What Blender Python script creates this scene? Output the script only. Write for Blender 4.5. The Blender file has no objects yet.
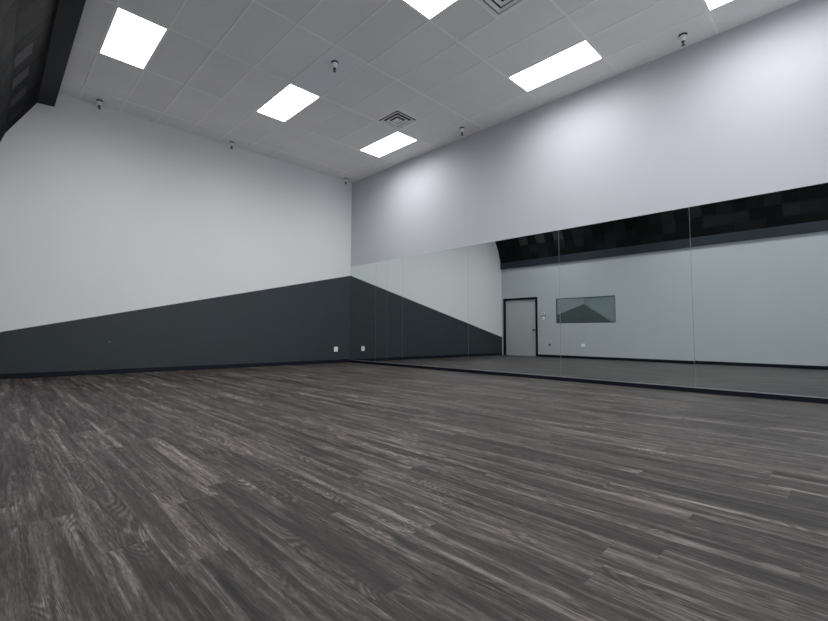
import bpy, bmesh, math, random
from mathutils import Vector, Matrix
random.seed(7)
scn = bpy.context.scene
COL = scn.collection

# ------------------------------------------------------------------ dimensions
H = 4.779            # ceiling height
W = 7.22             # room width (mirror wall x=0, opposite wall x=-W)
YB = -11.4           # back wall
MT = 2.513           # mirror top
T = 0.6096           # ceiling module
GX, GY = -2.405, -5.383

# ------------------------------------------------------------------ helpers
def link(o):
    COL.objects.link(o); return o

def mesh_obj(name, bm, mats, parent=None, loc=None, kind=None, smooth=False):
    me = bpy.data.meshes.new(name)
    bm.normal_update()
    bm.to_mesh(me); bm.free()
    if not isinstance(mats, (list, tuple)): mats = [mats]
    for m in mats: me.materials.append(m)
    if smooth:
        for p in me.polygons: p.use_smooth = True
    o = link(bpy.data.objects.new(name, me))
    if parent: o.parent = parent
    if loc: o.location = loc
    if kind: o['kind'] = kind
    return o

def box(bm, a, b, mi=0, bevel=0.0):
    x0, y0, z0 = (min(a[i], b[i]) for i in range(3))
    x1, y1, z1 = (max(a[i], b[i]) for i in range(3))
    v = [bm.verts.new(p) for p in ((x0,y0,z0),(x1,y0,z0),(x1,y1,z0),(x0,y1,z0),(x0,y0,z1),(x1,y0,z1),(x1,y1,z1),(x0,y1,z1))]
    fs = [bm.faces.new([v[i] for i in f]) for f in ((0,3,2,1),(4,5,6,7),(0,1,5,4),(1,2,6,5),(2,3,7,6),(3,0,4,7))]
    for f in fs: f.material_index = mi
    if bevel > 0:
        es = set(e for f in fs for e in f.edges)
        r = bmesh.ops.bevel(bm, geom=list(es), offset=bevel, segments=2, affect='EDGES', profile=0.5)
        for f in r['faces']: f.material_index = mi
    return fs

def quad(bm, pts, mi=0):
    f = bm.faces.new([bm.verts.new(p) for p in pts]); f.material_index = mi; return f

def lathe(bm, prof, seg=20, c=(0,0,0), axis='z', mi=0):
    rings = []
    for r, h in prof:
        ring = []
        for k in range(seg):
            a = 2*math.pi*k/seg
            p = (r*math.cos(a), r*math.sin(a), h)
            if axis == 'x': p = (h, p[0], p[1])
            if axis == 'y': p = (p[0], h, p[1])
            ring.append(bm.verts.new((p[0]+c[0], p[1]+c[1], p[2]+c[2])))
        rings.append(ring)
    for i in range(len(rings)-1):
        for k in range(seg):
            f = bm.faces.new((rings[i][k], rings[i][(k+1)%seg], rings[i+1][(k+1)%seg], rings[i+1][k])); f.material_index = mi
    for rg, rev in ((rings[0], True), (rings[-1], False)):
        try:
            f = bm.faces.new(rg[::-1] if rev else rg); f.material_index = mi
        except ValueError: pass
    bmesh.ops.recalc_face_normals(bm, faces=bm.faces[:])

def thing(name, label, cat, loc=(0,0,0), group=None):
    o = link(bpy.data.objects.new(name, None)); o.location = loc
    o.empty_display_size = 0.1
    o['label'] = label; o['category'] = cat
    if group: o['group'] = group
    return o

def tag(o, label, cat, group=None):
    o['label'] = label; o['category'] = cat
    if group: o['group'] = group
    return o

def copy_thing(root, loc, label):
    r = root.copy(); COL.objects.link(r); r.location = loc; r['label'] = label
    for ch in list(root.children):
        c = ch.copy(); COL.objects.link(c); c.parent = r
        for g in list(ch.children):
            d = g.copy(); COL.objects.link(d); d.parent = c
    return r

# ------------------------------------------------------------------ materials
class NT:
    def __init__(s, name):
        s.m = bpy.data.materials.new(name); s.m.use_nodes = True
        s.t = s.m.node_tree; s.n = s.t.nodes; s.l = s.t.links
        s.b = s.n['Principled BSDF']; s.out = s.n['Material Output']
    def new(s, typ, **kw):
        n = s.n.new(typ)
        for k, v in kw.items(): setattr(n, k, v)
        return n
    def link(s, a, b): s.l.new(a, b)
    def put(s, sock, v):
        if hasattr(v, 'default_value') or isinstance(v, bpy.types.NodeSocket): s.l.new(v, sock)
        else: sock.default_value = v
    def math(s, op, a, b=0.0, c=None, clamp=False):
        n = s.new('ShaderNodeMath', operation=op); n.use_clamp = clamp
        s.put(n.inputs[0], a); s.put(n.inputs[1], b)
        if c is not None: s.put(n.inputs[2], c)
        return n.outputs[0]
    def xyz(s, x, y, z):
        n = s.new('ShaderNodeCombineXYZ'); s.put(n.inputs[0], x); s.put(n.inputs[1], y); s.put(n.inputs[2], z); return n.outputs[0]
    def noise(s, vec, scale=1.0, detail=2.0, rough=0.5, dist=0.0):
        n = s.new('ShaderNodeTexNoise'); s.link(vec, n.inputs['Vector'])
        n.inputs['Scale'].default_value = scale; n.inputs['Detail'].default_value = detail
        n.inputs['Roughness'].default_value = rough; n.inputs['Distortion'].default_value = dist
        return n.outputs['Fac']
    def ramp(s, f, stops):
        n = s.new('ShaderNodeValToRGB'); s.link(f, n.inputs[0]); cr = n.color_ramp
        while len(cr.elements) < len(stops): cr.elements.new(0.5)
        for e, (p, c) in zip(cr.elements, stops):
            e.position = p; e.color = (*c, 1) if len(c) == 3 else c
        return n.outputs[0]
    def mrange(s, v, a, b, c, d):
        n = s.new('ShaderNodeMapRange'); s.put(n.inputs[0], v)
        for i, q in enumerate((a, b, c, d)): n.inputs[i+1].default_value = q
        return n.outputs[0]
    def mix(s, f, a, b, mode='MIX'):
        n = s.new('ShaderNodeMix', data_type='RGBA', blend_type=mode)
        s.put(n.inputs[0], f)
        for sock, v in ((n.inputs[6], a), (n.inputs[7], b)):
            if isinstance(v, tuple): sock.default_value = (*v[:3], 1)
            else: s.link(v, sock)
        return n.outputs[2]
    def bump(s, h, strength, dist=0.01):
        n = s.new('ShaderNodeBump'); s.link(h, n.inputs['Height'])
        n.inputs['Strength'].default_value = strength; n.inputs['Distance'].default_value = dist
        s.link(n.outputs[0], s.b.inputs['Normal'])
    def coord(s):
        g = s.new('ShaderNodeTexCoord'); return g.outputs['Object']

def plain(name, col, rough=0.5, metal=0.0, var=0.04, scale=6.0, bump=0.0, bscale=300.0, spec=0.5):
    t = NT(name); c = t.coord()
    n = t.noise(c, scale, 3.0)
    f = t.mrange(n, 0.3, 0.7, 1.0-var, 1.0+var)
    vm = t.new('ShaderNodeVectorMath', operation='SCALE'); vm.inputs[0].default_value = col; t.link(f, vm.inputs['Scale'])
    t.link(vm.outputs[0], t.b.inputs['Base Color'])
    t.b.inputs['Roughness'].default_value = rough; t.b.inputs['Metallic'].default_value = metal
    t.b.inputs['Specular IOR Level'].default_value = spec
    if bump: t.bump(t.noise(c, bscale, 2.0), bump, 0.002)
    return t.m

M = {}
M['wall_white'] = plain('white_wall_paint', (0.78,0.775,0.79), 0.6, var=0.012, scale=1.2, bump=0.15, bscale=180, spec=0.3)
M['wall_grey']  = plain('lilac_grey_wall_paint', (0.495,0.50,0.55), 0.6, var=0.012, scale=1.2, bump=0.15, bscale=180, spec=0.3)
M['wall_opp']   = plain('pale_grey_wall_paint', (0.415,0.435,0.47), 0.6, var=0.015, scale=1.2, bump=0.15, bscale=180, spec=0.3)
M['paint_dark'] = plain('charcoal_wall_paint', (0.0165,0.0230,0.0270), 0.5, var=0.06, scale=1.5, bump=0.15, bscale=180, spec=0.3)
M['navy']       = plain('navy_black_trim_paint', (0.0035,0.005,0.0085), 0.5, var=0.08, spec=0.12)
M['ledge']      = plain('slate_blue_trim_paint', (0.009,0.0145,0.0215), 0.5, var=0.08, spec=0.15)
M['door']       = plain('grey_door_paint', (0.37,0.385,0.39), 0.45, var=0.02)
M['white_plastic'] = plain('white_plastic', (0.92,0.92,0.90), 0.35, var=0.01)
M['black_plastic'] = plain('black_plastic', (0.004,0.004,0.0045), 0.4, var=0.05)
M['white_metal'] = plain('white_enamel_metal', (0.62,0.62,0.62), 0.4, var=0.02)
M['vent_metal'] = plain('grey_enamel_metal', (0.8,0.8,0.81), 0.4, var=0.03)
M['dark_void'] = plain('dark_opening', (0.008,0.008,0.009), 0.9, var=0.05)
M['dark_metal'] = plain('dark_metal', (0.03,0.03,0.033), 0.35, 0.8, var=0.05)
M['alu'] = plain('brushed_aluminium', (0.55,0.57,0.62), 0.35, 0.9, var=0.03)
M['mirror_edge'] = plain('mirror_glass_edge', (0.18,0.21,0.21), 0.3, var=0.05)
M['tbar'] = plain('ceiling_grid_enamel', (0.90,0.885,0.865), 0.45, var=0.02)
def ceil_mat(name, col):
    t = NT(name); c = t.coord()
    fine = t.noise(c, 140.0, 4.0, 0.7)
    big = t.noise(c, 1.1, 2.0)
    f = t.math('MULTIPLY', t.mrange(fine, 0.35, 0.7, 0.90, 1.05), t.mrange(big, 0.3, 0.7, 0.96, 1.04))
    vm = t.new('ShaderNodeVectorMath', operation='SCALE'); vm.inputs[0].default_value = col; t.link(f, vm.inputs['Scale'])
    t.link(vm.outputs[0], t.b.inputs['Base Color'])
    t.b.inputs['Roughness'].default_value = 0.9; t.b.inputs['Specular IOR Level'].default_value = 0.1
    t.bump(fine, 0.4, 0.003)
    return t.m
CE = [ceil_mat('mineral_ceiling_tile', (0.84,0.825,0.80)), ceil_mat('mineral_ceiling_tile_shade', (0.81,0.795,0.77)),
      ceil_mat('mineral_ceiling_tile_cool', (0.84,0.86,0.885))]

def mirror_mat():
    t = NT('silvered_mirror_glass')
    t.b.inputs['Base Color'].default_value = (0.70,0.78,0.765,1)
    t.b.inputs['Metallic'].default_value = 1.0; t.b.inputs['Roughness'].default_value = 0.0
    return t.m
M['mirror'] = mirror_mat()
def window_mat():
    t = NT('tinted_reflective_glass')
    t.b.inputs['Base Color'].default_value = (0.23,0.275,0.275,1)
    t.b.inputs['Metallic'].default_value = 0.78; t.b.inputs['Roughness'].default_value = 0.0
    return t.m
M['window'] = window_mat()

def light_mat(strength):
    t = NT('lit_acrylic_lens')
    t.n.remove(t.b)
    em = t.new('ShaderNodeEmission'); em.inputs['Color'].default_value = (0.97,0.985,1.0,1)
    g = t.new('ShaderNodeNewGeometry')
    d = t.new('ShaderNodeVectorMath', operation='DOT_PRODUCT')
    t.link(g.outputs['Normal'], d.inputs[0]); t.link(g.outputs['Incoming'], d.inputs[1])
    a = t.math('ABSOLUTE', d.outputs['Value'])
    p = t.math('POWER', a, LIGHT_POW)
    t.link(t.math('MULTIPLY', p, strength), em.inputs['Strength'])
    t.link(em.outputs[0], t.out.inputs['Surface'])
    return t.m
LIGHT_POW = 1.0
M['lens'] = light_mat(30.0)

def floor_mat():
    t = NT('dark_oak_plank_flooring'); c = t.coord()
    s = t.new('ShaderNodeSeparateXYZ'); t.link(c, s.inputs[0]); X, Y = s.outputs[0], s.outputs[1]
    PWD, PL = 0.178, 1.22
    rx = t.math('DIVIDE', X, PWD); row = t.math('FLOOR', rx); fx = t.math('FRACT', rx)
    wn = t.new('ShaderNodeTexWhiteNoise', noise_dimensions='1D'); t.link(row, wn.inputs['W'])
    py = t.math('ADD', t.math('DIVIDE', Y, PL), wn.outputs['Value'])
    colm = t.math('FLOOR', py); fy = t.math('FRACT', py)
    wid = t.new('ShaderNodeTexWhiteNoise', noise_dimensions='2D')
    t.link(t.xyz(row, colm, 0.0), wid.inputs['Vector']); rnd = wid.outputs['Value']
    rsep = t.new('ShaderNodeSeparateColor'); t.link(wid.outputs['Color'], rsep.inputs[0]); rnd2 = rsep.outputs[1]; rnd3 = rsep.outputs[2]
    off = t.math('MULTIPLY', rnd, 53.0)
    # broad flowing bands
    def nz(sx, sy_, o, det, rgh, dist):
        return t.noise(t.xyz(t.math('MULTIPLY', X, sx), t.math('MULTIPLY', Y, sy_), t.math('ADD', off, o)), 1.0, det, rgh, dist)
    def cen(v, k): return t.math('MULTIPLY', t.math('SUBTRACT', v, 0.5), k)
    band = nz(9.0, 0.55, 0.0, 2.0, 0.5, 0.9)
    band2 = nz(24.0, 0.65, 3.0, 3.0, 0.6, 0.5)
    # winding pale veins with a dark lip beside them
    vn = nz(6.5, 0.75, 11.0, 2.0, 0.45, 1.0)
    vein = t.math('SUBTRACT', 1.0, t.math('MULTIPLY', t.math('ABSOLUTE', t.math('SUBTRACT', vn, 0.53)), 22.0), clamp=True)
    lip = t.math('SUBTRACT', 1.0, t.math('MULTIPLY', t.math('ABSOLUTE', t.math('SUBTRACT', vn, 0.455)), 26.0), clamp=True)
    # cathedral contour lines in patches
    n2 = nz(6.0, 0.9, 7.0, 2.0, 0.45, 0.6)
    cont = t.math('SINE', t.math('MULTIPLY', n2, 230.0))
    zone = t.mrange(nz(6.0, 1.6, 21.0, 1.0, 0.5, 0.0), 0.49, 0.60, 0.0, 1.0)
    # fine fibres and pores
    fib = nz(75.0, 3.2, 0.0, 3.0, 0.8, 0.5)
    fine = nz(170.0, 14.0, 5.0, 2.0, 0.8, 0.3)
    pore = nz(60.0, 16.0, 9.0, 3.0, 0.8, 1.2)
    base = t.math('ADD', cen(band, 1.05), cen(band2, 0.75))
    base = t.math('ADD', base, t.math('MULTIPLY', vein, 0.17))
    base = t.math('ADD', base, t.math('MULTIPLY', lip, -0.13))
    base = t.math('ADD', base, cen(rnd2, 0.10))
    base = t.math('ADD', base, cen(fib, 0.48))
    base = t.math('ADD', base, cen(fine, 0.85))
    base = t.math('ADD', base, cen(pore, 0.42))
    base = t.math('ADD', base, t.math('MULTIPLY', t.math('MULTIPLY', cont, zone), 0.15))
    base = t.math('ADD', base, t.mrange(nz(17.0, 0.32, 31.0, 1.0, 0.4, 0.25), 0.62, 0.70, 0.0, 0.24))
    base = t.math('ADD', base, t.mrange(nz(13.0, 0.40, 41.0, 1.0, 0.4, 0.4), 0.62, 0.72, 0.0, -0.14))
    base = t.math('ADD', base, 0.425)
    col = t.ramp(base, [(0.0,(0.006,0.0048,0.0043)), (0.35,(0.0235,0.0190,0.0175)), (0.60,(0.058,0.0480,0.0440)), (0.85,(0.140,0.118,0.106)), (1.0,(0.22,0.193,0.173))])
    # warm / cool drift plank by plank
    col = t.mix(t.mrange(rnd3, 0.0, 1.0, 0.0, 0.35), col, t.mix(1.0, col, (1.04,0.98,0.96), 'MULTIPLY'))
    # joints
    ex = t.math('MULTIPLY', t.math('MINIMUM', fx, t.math('SUBTRACT', 1.0, fx)), PWD)
    ey = t.math('MULTIPLY', t.math('MINIMUM', fy, t.math('SUBTRACT', 1.0, fy)), PL)
    e = t.math('MINIMUM', ex, ey)
    j = t.mrange(e, 0.0005, 0.0020, 0.72, 1.0)
    col = t.mix(1.0, col, j, 'MULTIPLY')
    t.link(col, t.b.inputs['Base Color'])
    t.link(t.mrange(fib, 0.3, 0.7, 0.48, 0.38), t.b.inputs['Roughness'])
    t.b.inputs['Specular IOR Level'].default_value = 0.09
    hgt = t.math('ADD', t.math('MULTIPLY', fib, 0.6), t.math('MULTIPLY', j, 0.6))
    t.bump(hgt, 0.25, 0.0015)
    return t.m
M['floor'] = floor_mat()

def felt_mat(name, v, along_y):
    t = NT(name); c = t.coord()
    s = t.new('ShaderNodeSeparateXYZ'); t.link(c, s.inputs[0])
    a = s.outputs[1] if along_y else s.outputs[2]
    rib = t.math('SINE', t.math('MULTIPLY', a, 2*math.pi/0.022))
    n = t.noise(c, 90.0, 3.0, 0.6)
    f = t.math('ADD', t.math('MULTIPLY', rib, 0.22), t.mrange(n, 0.3, 0.7, 0.75, 1.25))
    vm = t.new('ShaderNodeVectorMath', operation='SCALE'); vm.inputs[0].default_value = (v, v*1.0, v*1.06); t.link(f, vm.inputs['Scale'])
    t.link(vm.outputs[0], t.b.inputs['Base Color'])
    t.b.inputs['Roughness'].default_value = 0.95; t.b.inputs['Specular IOR Level'].default_value = 0.1
    t.bump(rib, 0.3, 0.004)
    return t.m
FELT = []
for i, v in enumerate((0.0022, 0.0032, 0.0050, 0.0075, 0.024)):
    FELT.append(felt_mat('ribbed_acoustic_tile_%d' % i, v, True)); FELT.append(felt_mat('cross_ribbed_acoustic_tile_%d' % i, v, False))

# ------------------------------------------------------------------ shell
bm = bmesh.new(); box(bm, (-W-0.12, YB-0.12, -0.12), (0.12, 0.12, 0.0))
mesh_obj('floor', bm, M['floor'], kind='structure')

# far wall (y=0): white above, dark paint rising to the right corner
bm = bmesh.new()
def pz(x): return 2.280 + 0.2235*x
quad(bm, [(-W-0.1,0,-0.02),(0,0,-0.02),(0,0,pz(0)),(-W-0.1,0,pz(-W-0.1))], 1)
quad(bm, [(-W-0.1,0,pz(-W-0.1)),(0,0,pz(0)),(0,0,H+0.1),(-W-0.1,0,H+0.1)], 0)
f = box(bm, (-W-0.12,0.002,-0.1), (0.12,0.12,H+0.1), 0)
mesh_obj('wall_far', bm, [M['wall_white'], M['paint_dark']], kind='structure')

bm = bmesh.new(); box(bm, (0, YB-0.12, -0.1), (0.12, 0, H+0.1))
mesh_obj('wall_right', bm, M['wall_grey'], kind='structure')
bm = bmesh.new(); box(bm, (-W-0.12, YB-0.12, -0.1), (0.0, YB, H+0.1))
mesh_obj('wall_back', bm, M['wall_white'], kind='structure')

# opposite wall with door and window openings
DY0, DY1, DZ = -1.345, -0.150, 2.010      # door leaf opening
WY0, WY1, WZ0, WZ1 = -3.955, -2.085, 1.145, 1.985
bm = bmesh.new()
ys = [YB-0.12, WY0, WY1, DY0, DY1, 0.0]
def wseg(y0, y1, z0, z1): box(bm, (-W-0.12, y0, z0), (-W, y1, z1))
ZT = 3.45
wseg(YB-0.12, WY0, -0.1, ZT); wseg(WY0, WY1, -0.1, WZ0); wseg(WY0, WY1, WZ1, ZT)
wseg(WY1, DY0, -0.1, ZT); wseg(DY0, DY1, DZ, ZT); wseg(DY1, 0.0, -0.1, ZT)
mesh_obj('wall_left', bm, M['wall_opp'], kind='structure')

# sloped tiled upper wall between the ledge and the ceiling beam
prof = [(-6.637,4.514), (-7.005,3.885), (-7.165,3.420)]
seglen = [math.dist(prof[i], prof[i+1]) for i in range(2)]
tot = sum(seglen)
def on_prof(s):
    for i in range(2):
        if s <= seglen[i] or i == 1:
            k = s/seglen[i]; a, b = prof[i], prof[i+1]
            return (a[0]+(b[0]-a[0])*k, a[1]+(b[1]-a[1])*k), i
        s -= seglen[i]
def nrm(i):
    a, b = prof[i], prof[i+1]; d = (b[0]-a[0], b[1]-a[1]); L = math.hypot(*d)
    return (-d[1]/L, d[0]/L)
bm = bmesh.new()
TS = 0.312
sb = [0.0, 0.052, 0.052+TS, 0.052+2*TS, 0.052+3*TS, tot]
bright = {}
rows = []
k0 = 0
y = 0.0; n = 0
r = random.Random(11)
while y > YB:
    y1 = max(y-TS, YB)
    for ci in range(len(sb)-1):
        a, b = sb[ci], sb[ci+1]
        lvl = r.choice([0,0,1,1,2,2,3,3])
        if ci == 2: pass
        if ci == 2 and n in (3,5,7): lvl = 4  # sheen on these tiles put into a paler base colour
        if ci == 2 and n in (2,4,6,8): lvl = 1
        if ci == 3 and n in (4,9,13): lvl = 3
        dirn = (n+ci) % 2
        mi = lvl*2 + dirn
        lift = 0.006 + 0.0012*r.random()
        cuts = [a, b]
        if a < seglen[0] < b: cuts = [a, seglen[0], b]
        for q in range(len(cuts)-1):
            (p0, _), (p1, _) = on_prof(cuts[q]+1e-6), on_prof(cuts[q+1]-1e-6)
            i = 0 if cuts[q+1] <= seglen[0]+1e-6 else 1
            nx, nz = nrm(i)
            g = 0.002
            o0 = (p0[0]+nx*lift, p0[1]+nz*lift); o1 = (p1[0]+nx*lift, p1[1]+nz*lift)
            A = [(o0[0], y-g, o0[1]), (o1[0], y-g, o1[1]), (o1[0], y1+g, o1[1]), (o0[0], y1+g, o0[1])]
            B = [(p0[0], y, p0[1]), (p1[0], y, p1[1]), (p1[0], y1, p1[1]), (p0[0], y1, p0[1])]
            quad(bm, A, mi)
            for e in range(4):
                quad(bm, [B[e], B[(e+1)%4], A[(e+1)%4], A[e]], mi)
    y = y1; n += 1
# backing
for i in range(2):
    a, b = prof[i], prof[i+1]
    quad(bm, [(a[0], 0, a[1]), (b[0], 0, b[1]), (b[0], YB, b[1]), (a[0], YB, a[1])], 0)
bmesh.ops.recalc_face_normals(bm, faces=bm.faces[:])
mesh_obj('wall_slope', bm, FELT, kind='structure')

# beam at the top of the slope, ledge at its foot
bm = bmesh.new(); 
pr = [(-6.400,H+0.05), (-6.400,4.530), (-6.640,4.510), (-6.720,4.60), (-6.720,H+0.05)]
def extrude_xz(bm, pr, y0, y1, mi=0):
    n = len(pr)
    for i in range(n):
        a, b = pr[i], pr[(i+1)%n]
        quad(bm, [(a[0],y0,a[1]),(b[0],y0,b[1]),(b[0],y1,b[1]),(a[0],y1,a[1])], mi)
    quad(bm, [(p[0],y0,p[1]) for p in pr], mi); quad(bm, [(p[0],y1,p[1]) for p in pr][::-1], mi)
    bmesh.ops.remove_doubles(bm, verts=bm.verts[:], dist=1e-5)
    bmesh.ops.recalc_face_normals(bm, faces=bm.faces[:])
extrude_xz(bm, pr, 0.0, YB)
mesh_obj('trim_1', bm, M['navy'], kind='structure')
bm = bmesh.new(); box(bm, (-W-0.12, YB, 3.190), (-7.140, 0, 3.425), bevel=0.004)
mesh_obj('trim_2', bm, M['ledge'], kind='structure')
# rail fixing screws on the ledge are not visible; skip

# baseboards
def base(name, a, b):
    bm = bmesh.new(); box(bm, a, b, bevel=0.003); return mesh_obj(name, bm, M['navy'], kind='structure')
base('baseboard_far', (-W, -0.012, 0), (0, 0.001, 0.085))
base('baseboard_right', (-0.016, YB, 0), (0.001, -0.012, 0.062))
base('baseboard_left', (-W-0.001, YB, 0), (-W+0.012, -1.425, 0.085))
bm = bmesh.new(); box(bm, (-0.014, YB, 0.062), (0.0005, -0.012, 0.068)); box(bm, (-0.014, YB, 0.068), (-0.0125, -0.012, 0.074))
mesh_obj('trim_3', bm, M['alu'], kind='structure')

# ------------------------------------------------------------------ ceiling
XL = -6.40
xs = [0.0]; i = 3
while GX + i*T > XL: xs.append(GX+i*T); i -= 1
xs.append(XL - 0.05)
ylines = []; j = 5
while GY + j*2*T > YB:
    yy = GY + j*2*T
    if yy < 0: ylines.append(yy)
    j -= 1
ylines = [0.0] + ylines + [YB]
def cell_x(i): x1 = GX + i*T; return (x1-T, x1)
LIGHTS = [(-5, 3), (-1, 3), (3, 3), (3, 0), (-1, 0), (3, -2), (-5, 0), (-1, -2), (-5, -2)]
light_cells = []
for (i, j) in LIGHTS:
    light_cells.append((GX+i*T-T, GX+i*T, GY+(j-1)*2*T, GY+j*2*T))
VENTS = [(GX+2*T-T, GX+2*T, GY+2*2*T-T, GY+2*2*T), (GX-T, GX, GY-2*T, GY-T)]
bm = bmesh.new()
rr = random.Random(3)
bars = []
def in_list(cx, cy, lst): return any(a < cx < b and c < cy < d for a, b, c, d in lst)
for a in range(len(xs)-1):
    x1, x0 = xs[a], xs[a+1]
    for b in range(len(ylines)-1):
        y1, y0 = ylines[b], ylines[b+1]
        cx, cy = (x0+x1)/2, (y0+y1)/2
        if in_list(cx, cy, light_cells): continue
        parts = [(y0, y1)]
        for v in VENTS:
            if v[0] < cx < v[1] and y0-0.01 <= v[2] and v[3] <= y1+0.01:
                parts = []
                if v[3] < y1-0.05: parts.append((v[3], y1))
                if v[2] > y0+0.05: parts.append((y0, v[2]))
                bars.append(((x0, v[2] if v[3] > y1-0.05 else v[3]), (x1, 0)))
        for (c0, c1) in parts:
            mi = 1 if rr.random() < 0.35 else 0
            if (-3.63 < cx < -3.0 and -4.17 < cy < -2.93) or (cx < -6.05 and -4.17 < cy < -2.93): mi = 2
            z = H + 0.004
            tilt = [rr.uniform(-0.0012, 0.0012) for _ in range(4)]
            box(bm, (x0+0.004, c0+0.004, z), (x1-0.004, c1-0.004, z+0.016), mi)
# backing slab so that no light leaks
box(bm, (-6.9, YB-0.1, H+0.09), (0.1, 0.1, H+0.12), 0)
mesh_obj('ceiling', bm, CE, kind='structure')
bm = bmesh.new()
bw = 0.012
for x in xs[1:-1]: box(bm, (x-bw, YB, H-0.0015), (x+bw, 0, H+0.004))
for yv in ylines[1:-1]:
    box(bm, (XL, yv-bw, H-0.001), (0, yv+bw, H+0.0045))
for (p, q) in bars: box(bm, (p[0], p[1]-bw, H-0.001), (q[0], p[1]+bw, H+0.0045))
# wall angles
box(bm, (-0.022, YB, H-0.001), (0.001, 0, H+0.003)); box(bm, (XL, -0.022, H-0.001), (0, 0.001, H+0.003))
mesh_obj('trim_4', bm, M['tbar'], kind='structure')

# ------------------------------------------------------------------ ceiling lights
def make_light(loc, label):
    t = thing('ceiling_light', label, 'light', loc, 'recessed light panels in the ceiling grid')
    hx, hy = T/2-0.013, T-0.013
    bm = bmesh.new()
    w = 0.012
    for (a, b) in (((-hx,-hy,-0.004),(hx,-hy+w,0.004)), ((-hx,hy-w,-0.004),(hx,hy,0.004)), ((-hx,-hy+w,-0.004),(-hx+w,hy-w,0.004)), ((hx-w,-hy+w,-0.004),(hx,hy-w,0.004))):
        box(bm, a, b)
    mesh_obj('frame', bm, M['white_metal'], t)
    bm = bmesh.new()
    box(bm, (-hx,-hy,0.012), (hx,hy,0.075))
    mesh_obj('housing', bm, M['white_metal'], t)
    bm = bmesh.new()
    quad(bm, [(-hx+w*0.6,-hy+w*0.6,-0.001), (-hx+w*0.6,hy-w*0.6,-0.001), (hx-w*0.6,hy-w*0.6,-0.001), (hx-w*0.6,-hy+w*0.6,-0.001)])
    mesh_obj('diffuser', bm, M['lens'], t)
    return t
LL = ['lit ceiling panel in the far row beside the dark beam',
      'lit ceiling panel in the middle of the far row, beside a cooler-toned tile',
      'lit ceiling panel in the far right corner beside the square air vent',
      'long lit ceiling panel beside the mirror wall, with no vent touching it',
      'lit ceiling panel cut by the top edge of the photo, left of the air vent',
      'lit ceiling panel nearest the camera, over the mirror wall at top right corner',
      'lit ceiling panel overhead beside the dark beam, out of the frame',
      'lit ceiling panel overhead in the nearest row, middle column, out of the frame',
      'lit ceiling panel overhead in the nearest row beside the dark beam, out of the frame']
first = None
for (c, lab) in zip(light_cells, LL):
    loc = ((c[0]+c[1])/2, (c[2]+c[3])/2, H)
    if first is None: first = make_light(loc, lab)
    else: copy_thing(first, loc, lab)

# ------------------------------------------------------------------ air vents
def make_vent(loc, label):
    t = thing('air_vent', label, 'vent', loc, 'square ceiling air diffusers')
    h = T/2 - 0.012
    def ring(bm, r0, z0, r1, z1):
        c0 = [(-r0,-r0,z0),(r0,-r0,z0),(r0,r0,z0),(-r0,r0,z0)]; c1 = [(-r1,-r1,z1),(r1,-r1,z1),(r1,r1,z1),(-r1,r1,z1)]
        for k in range(4): quad(bm, [c0[k], c0[(k+1)%4], c1[(k+1)%4], c1[k]])
    bm = bmesh.new(); ring(bm, h, -0.003, h-0.035, -0.003); ring(bm, h, -0.003, h, 0.01); ring(bm, h-0.035, -0.003, h-0.035, 0.012)
    mesh_obj('frame', bm, M['vent_metal'], t)
    r_out = h-0.062
    for k in range(3):
        bm = bmesh.new()
        ro = r_out - k*0.078
        ring(bm, ro, -0.012, ro-0.040, 0.003); ring(bm, ro, -0.012, ro, -0.008); ring(bm, ro, -0.008, ro-0.040, 0.007)
        if k == 2: quad(bm, [(-ro+0.040,-ro+0.040,0.003),(ro-0.040,-ro+0.040,0.003),(ro-0.040,ro-0.040,0.003),(-ro+0.040,ro-0.040,0.003)])
        mesh_obj('louvre', bm, M['vent_metal'], t)
    bm = bmesh.new(); box(bm, (-h,-h,0.055), (h,h,0.075))
    for s in (-1, 1):
        box(bm, (s*(h-0.004),-h,0.0), (s*h,h,0.07)); box(bm, (-h,s*(h-0.004),0.0), (h,s*h,0.07))
    mesh_obj('duct_opening', bm, M['dark_void'], t)
    return t
v = VENTS[0]
v1 = make_vent(((v[0]+v[1])/2, (v[2]+v[3])/2, H), 'square louvred air vent touching the ceiling light of the far right corner')
v = VENTS[1]
copy_thing(v1, ((v[0]+v[1])/2, (v[2]+v[3])/2, H), 'square louvred air vent cut off by the top edge of the photo')

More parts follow.
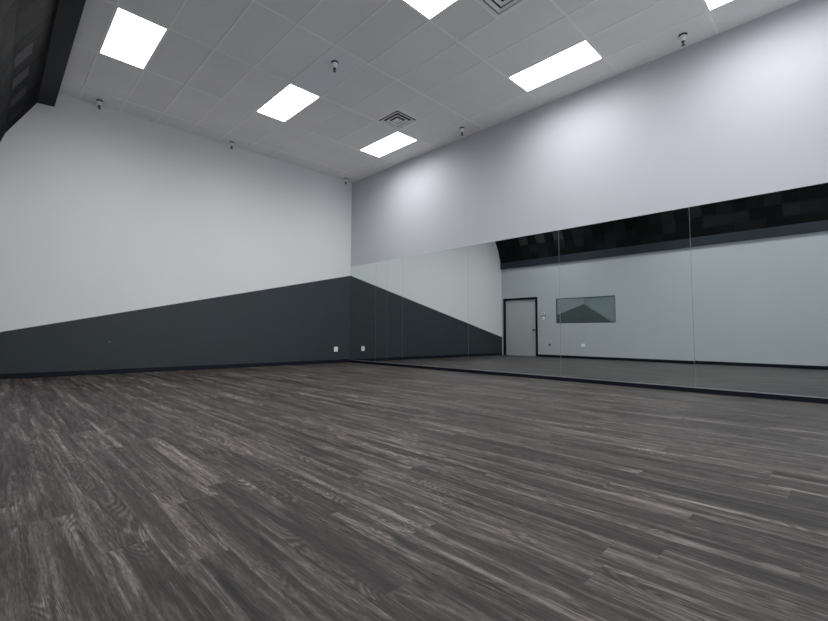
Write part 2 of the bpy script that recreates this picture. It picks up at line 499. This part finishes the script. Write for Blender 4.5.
# ------------------------------------------------------------------ sprinklers
def make_sprinkler(loc, label):
    t = thing('fire_sprinkler', label, 'sprinkler', loc, 'pendent sprinkler heads on the ceiling')
    bm = bmesh.new(); lathe(bm, [(0.052,0.002),(0.052,-0.004),(0.044,-0.012),(0.034,-0.014),(0.030,-0.016)], 24); mesh_obj('escutcheon', bm, M['black_plastic'], t, smooth=False)
    bm = bmesh.new(); lathe(bm, [(0.034,-0.014),(0.040,-0.020),(0.040,-0.050),(0.031,-0.078),(0.018,-0.086)], 24); mesh_obj('cup', bm, M['white_plastic'], t, smooth=True)
    bm = bmesh.new()
    lathe(bm, [(0.018,-0.084),(0.021,-0.098),(0.014,-0.108),(0.012,-0.112)], 16)
    for s in (-1, 1):
        n = 8
        for k in range(n):
            a0, a1 = math.pi*k/n, math.pi*(k+1)/n
            x0, x1 = s*(0.010+0.013*math.sin(a0)), s*(0.010+0.013*math.sin(a1))
            z0, z1 = -0.096-0.044*k/n, -0.096-0.044*(k+1)/n
            box(bm, (min(x0,x1)-0.003,-0.004,min(z0,z1)-0.001), (max(x0,x1)+0.003,0.004,max(z0,z1)+0.001))
    lathe(bm, [(0.004,-0.10),(0.005,-0.12),(0.004,-0.138)], 10)
    mesh_obj('sprinkler_body', bm, M['black_plastic'], t)
    bm = bmesh.new(); lathe(bm, [(0.006,-0.136),(0.021,-0.140),(0.024,-0.143),(0.006,-0.146)], 20); mesh_obj('deflector', bm, M['black_plastic'], t)
    return t
SP = [((-5.795,-0.205,H), 'small sprinkler head by the far wall, nearest the dark beam'),
      ((-3.40,-0.19,H), 'small sprinkler head above the middle of the far wall'),
      ((-0.31,-0.14,H), 'small sprinkler head in the far corner above the mirror wall'),
      ((-3.405,-3.865,H), 'sprinkler head hanging from the cooler-toned tile in mid ceiling'),
      ((-0.345,-3.885,H), 'sprinkler head near the mirror wall, right of the square vent'),
      ((-0.315,-7.50,H), 'sprinkler head near the mirror wall at top right, largest in view')]
s0 = None
for loc, lab in SP:
    if s0 is None: s0 = make_sprinkler(loc, lab)
    else: copy_thing(s0, loc, lab)

# ------------------------------------------------------------------ mirrors
def mirror(y1, y0, z0, z1, label, tilt=0.0):
    g = 0.0025
    bm = bmesh.new()
    fs = box(bm, (-0.006, y0+g, z0), (-0.0004, y1-g, z1), 1)
    for f in fs:
        f.normal_update()
        if f.normal.x < -0.9: f.material_index = 0
    cy, cz = (y0+y1)/2, z0
    for v_ in bm.verts: v_.co -= Vector((0, cy, cz))
    o = mesh_obj('mirror_panel', bm, [M['mirror'], M['mirror_edge']], loc=(-0.0005, cy, cz))
    o.rotation_euler = (0, math.radians(tilt), 0)
    tag(o, label, 'mirror', 'wall mirror panels')
    return o
ZB = 0.0685
mirror(-0.004, -1.009, ZB, MT, 'mirror panel in the far corner, reflecting the white outlet')
mirror(-1.009, -1.419, 1.925, MT, 'short narrow mirror strip above the joint line, near the far corner')
mirror(-1.009, -1.419, ZB, 1.921, 'tall narrow mirror strip below the joint line, near the far corner')
mirror(-1.419, -1.932, ZB, MT, 'narrow full-height mirror panel just right of the split strip')
mirror(-1.932, -3.762, ZB, MT, 'wide mirror panel reflecting the dark paint sloping down the far wall')
mirror(-3.762, -5.614, ZB, MT, 'wide mirror panel reflecting the whole grey door')
mirror(-5.614, -7.436, ZB, MT, 'wide mirror panel reflecting most of the dark window')
mirror(-7.436, -9.275, ZB, MT, 'wide mirror panel nearest the camera, cut by the right edge of the photo', -0.03)

# ------------------------------------------------------------------ door on the left wall (seen in the mirrors)
dr = link(bpy.data.objects.new('door_1', None)); dr.location = (-W, (DY0+DY1)/2, 0); dr['kind'] = 'structure'
dy = (DY1-DY0)/2
bm = bmesh.new(); box(bm, (-0.075, -dy+0.004, 0.006), (-0.035, dy-0.004, DZ-0.004), bevel=0.002)
leaf = mesh_obj('door_leaf', bm, M['door'], dr)
bm = bmesh.new()
fw = 0.078
for s in (-1, 1): box(bm, (-0.12, s*(dy-0.001), 0.0), (0.018, s*(dy+fw), DZ+fw), bevel=0.002)
box(bm, (-0.12, -dy+0.0005, DZ-0.001), (0.018, dy-0.0005, DZ+fw), bevel=0.002)
mesh_obj('door_frame', bm, M['navy'], dr)
bm = bmesh.new()
ky = -dy+0.075
lathe(bm, [(0.033,-0.035),(0.033,-0.029),(0.018,-0.026),(0.014,0.005),(0.026,0.014),(0.030,0.028),(0.022,0.040),(0.008,0.044)], 20, (0,ky,0.93), 'x')
mesh_obj('door_knob', bm, M['dark_metal'], leaf, smooth=True)
for z in (0.25, 1.05, 1.80):
    bm = bmesh.new(); lathe(bm, [(0.008,-0.05),(0.009,-0.048),(0.009,0.048),(0.008,0.05)], 12, (-0.030,dy-0.002,z)); mesh_obj('hinge', bm, M['dark_metal'], leaf)

# window on the left wall: reflective dark glass
wn = link(bpy.data.objects.new('window_1', None)); wn.location = (-W, (WY0+WY1)/2, (WZ0+WZ1)/2); wn['kind'] = 'structure'
wy, wz = (WY1-WY0)/2, (WZ1-WZ0)/2
bm = bmesh.new(); box(bm, (-0.034,-wy+0.012,-wz+0.012), (-0.028,wy-0.012,wz-0.012)); mesh_obj('window_pane', bm, M['window'], wn)
bm = bmesh.new()
e = 0.014
box(bm, (-0.10,-wy,-wz), (-0.001,-wy+e,wz)); box(bm, (-0.10,wy-e,-wz), (-0.001,wy,wz))
box(bm, (-0.10,-wy+e,-wz), (-0.001,wy-e,-wz+e)); box(bm, (-0.10,-wy+e,wz-e), (-0.001,wy-e,wz))
mesh_obj('window_frame', bm, M['ledge'], wn)
bm = bmesh.new(); box(bm, (-0.105,-wy+0.002,-wz+0.002), (-0.10,wy-0.002,wz-0.002)); mesh_obj('window_backing', bm, M['dark_void'], wn)

# ------------------------------------------------------------------ outlets and switches
def outlet(name, label, loc, face, w, h, plate_mat, insert_mat, slots=True, horizontal=False):
    """face: rotation about z so that local -y looks into the room"""
    t = thing(name, label, 'outlet', loc); t.rotation_euler = (0, 0, face)
    bm = bmesh.new(); box(bm, (-w/2,-0.007,-h/2), (w/2,0.001,h/2), bevel=0.002); mesh_obj('cover_plate', bm, plate_mat, t)
    for s in (-1, 1):
        c = (s*w*0.24, 0) if horizontal else (0, s*h*0.19)
        bm = bmesh.new(); box(bm, (c[0]-0.016,-0.0095,c[1]-0.013), (c[0]+0.016,-0.006,c[1]+0.013), bevel=0.0012)
        r_ = mesh_obj('receptacle', bm, insert_mat, t)
        bm = bmesh.new()
        for q in (-1, 1): box(bm, (c[0]+q*0.006-0.0012,-0.0102,c[1]-0.002), (c[0]+q*0.006+0.0012,-0.0092,c[1]+0.007))
        box(bm, (c[0]-0.0025,-0.0102,c[1]-0.010), (c[0]+0.0025,-0.0092,c[1]-0.006))
        mesh_obj('socket_slots', bm, M['black_plastic'], r_)
    return t
outlet('wall_outlet', 'small white power outlet on the dark painted far wall near the corner', (-0.455, 0, 0.350), 0, 0.112, 0.124, M['white_plastic'], M['white_plastic'])
outlet('wall_outlet', 'white wide outlet plate low on the grey wall below the window, seen in the mirror', (-W, -2.965, 0.43), math.pi/2, 0.125, 0.095, M['white_plastic'], M['white_plastic'], horizontal=True)
outlet('wall_outlet', 'small black outlet low on the grey wall right of the door, seen in the mirror', (-W, -1.845, 0.42), math.pi/2, 0.055, 0.085, M['black_plastic'], M['black_plastic'])
# thermostat over a light switch
t = thing('thermostat', 'white thermostat with black display beside the door, seen in the mirror', 'thermostat', (-W, -1.645, 1.480)); t.rotation_euler = (0,0,math.pi/2)
bm = bmesh.new(); box(bm, (-0.055,-0.022,-0.045), (0.055,0.001,0.050), bevel=0.004); mesh_obj('casing', bm, M['white_plastic'], t)
bm = bmesh.new(); box(bm, (-0.032,-0.0235,-0.018), (0.032,-0.021,0.030), bevel=0.0008); mesh_obj('display', bm, M['black_plastic'], t)
t = thing('light_switch', 'white light switch under the thermostat beside the door, seen in the mirror', 'switch', (-W, -1.645, 1.345)); t.rotation_euler = (0,0,math.pi/2)
bm = bmesh.new(); box(bm, (-0.042,-0.007,-0.055), (0.042,0.001,0.050), bevel=0.002); mesh_obj('cover_plate', bm, M['white_plastic'], t)
bm = bmesh.new(); box(bm, (-0.017,-0.012,-0.034), (0.017,-0.006,0.030), bevel=0.002); mesh_obj('rocker', bm, M['white_plastic'], t)
o = None
bm = bmesh.new(); box(bm, (-0.024,-0.085,-0.016), (0.001,0.085,0.016), bevel=0.002)
o = mesh_obj('card_holder', bm, M['black_plastic'], loc=(-W+0.0, -1.645, 1.4155))
o.scale = (-1,1,1)
tag(o, 'thin black bar between the thermostat and the light switch, seen in the mirror', 'holder')
# small raised dot standing for a pale mark on the dark wall
bm = bmesh.new(); lathe(bm, [(0.016,0.001),(0.016,-0.003),(0.010,-0.006),(0.001,-0.0065)], 16, axis='y')
o = mesh_obj('wall_mark', bm, plain('grey_mark', (0.075,0.085,0.09), 0.5), loc=(-5.445, 0, 0.567))
tag(o, 'tiny round grey mark on the dark painted far wall at left', 'plug')

# ------------------------------------------------------------------ world, camera
w = bpy.data.worlds.new('World'); scn.world = w; w.use_nodes = True
w.node_tree.nodes['Background'].inputs[0].default_value = (0.5,0.52,0.56,1)
w.node_tree.nodes['Background'].inputs[1].default_value = 0.02

yaw, pit, rol, fpx = 0.7310566, 0.0594226, 0.0077090, 432.790
CAMPOS = (-7.0610, -8.9319, 0.7500)
PPX, PPY = 377.272, 308.026
sy, cy_ = math.sin(yaw), math.cos(yaw)
F = Vector((sy*math.cos(pit), cy_*math.cos(pit), math.sin(pit)))
R = Vector((cy_, -sy, 0)); U = R.cross(F)
c, s = math.cos(rol), math.sin(rol)
R2 = c*R + s*U; U2 = -s*R + c*U
cam = bpy.data.cameras.new('camera'); co = link(bpy.data.objects.new('camera', cam))
mat = Matrix((R2, U2, -F)).transposed().to_4x4(); mat.translation = Vector(CAMPOS)
co.matrix_world = mat
cam.sensor_fit = 'HORIZONTAL'; cam.sensor_width = 36.0; cam.lens = fpx/828*36.0
cam.shift_x = (414-PPX)/828; cam.shift_y = (PPY-310.5)/828
cam.clip_start = 0.02
scn.camera = co

ld = bpy.data.lights.new('added_cool_fill', 'AREA'); ld.shape = 'RECTANGLE'; ld.size = 3.2; ld.size_y = 2.0  # added cool fill brightening the right side; daylight assumed, no opening modelled
ld.energy = 60.0; ld.color = (0.80, 0.90, 1.0)
lo = link(bpy.data.objects.new('added_cool_fill', ld)); lo.location = (-2.4, YB+0.08, 1.6)
lo.rotation_euler = (math.radians(90), 0, 0)

scn.view_settings.view_transform = 'Standard'
scn.view_settings.look = 'None'
scn.view_settings.exposure = -0.12
scn.view_settings.gamma = 1.22
scn.cycles.use_denoising = True
scn.cycles.denoising_prefilter = 'ACCURATE'
scn.cycles.denoising_input_passes = 'RGB_ALBEDO_NORMAL'
scn.cycles.max_bounces = 12
scn.cycles.diffuse_bounces = 8
scn.cycles.glossy_bounces = 8
scn.cycles.sample_clamp_indirect = 4.0
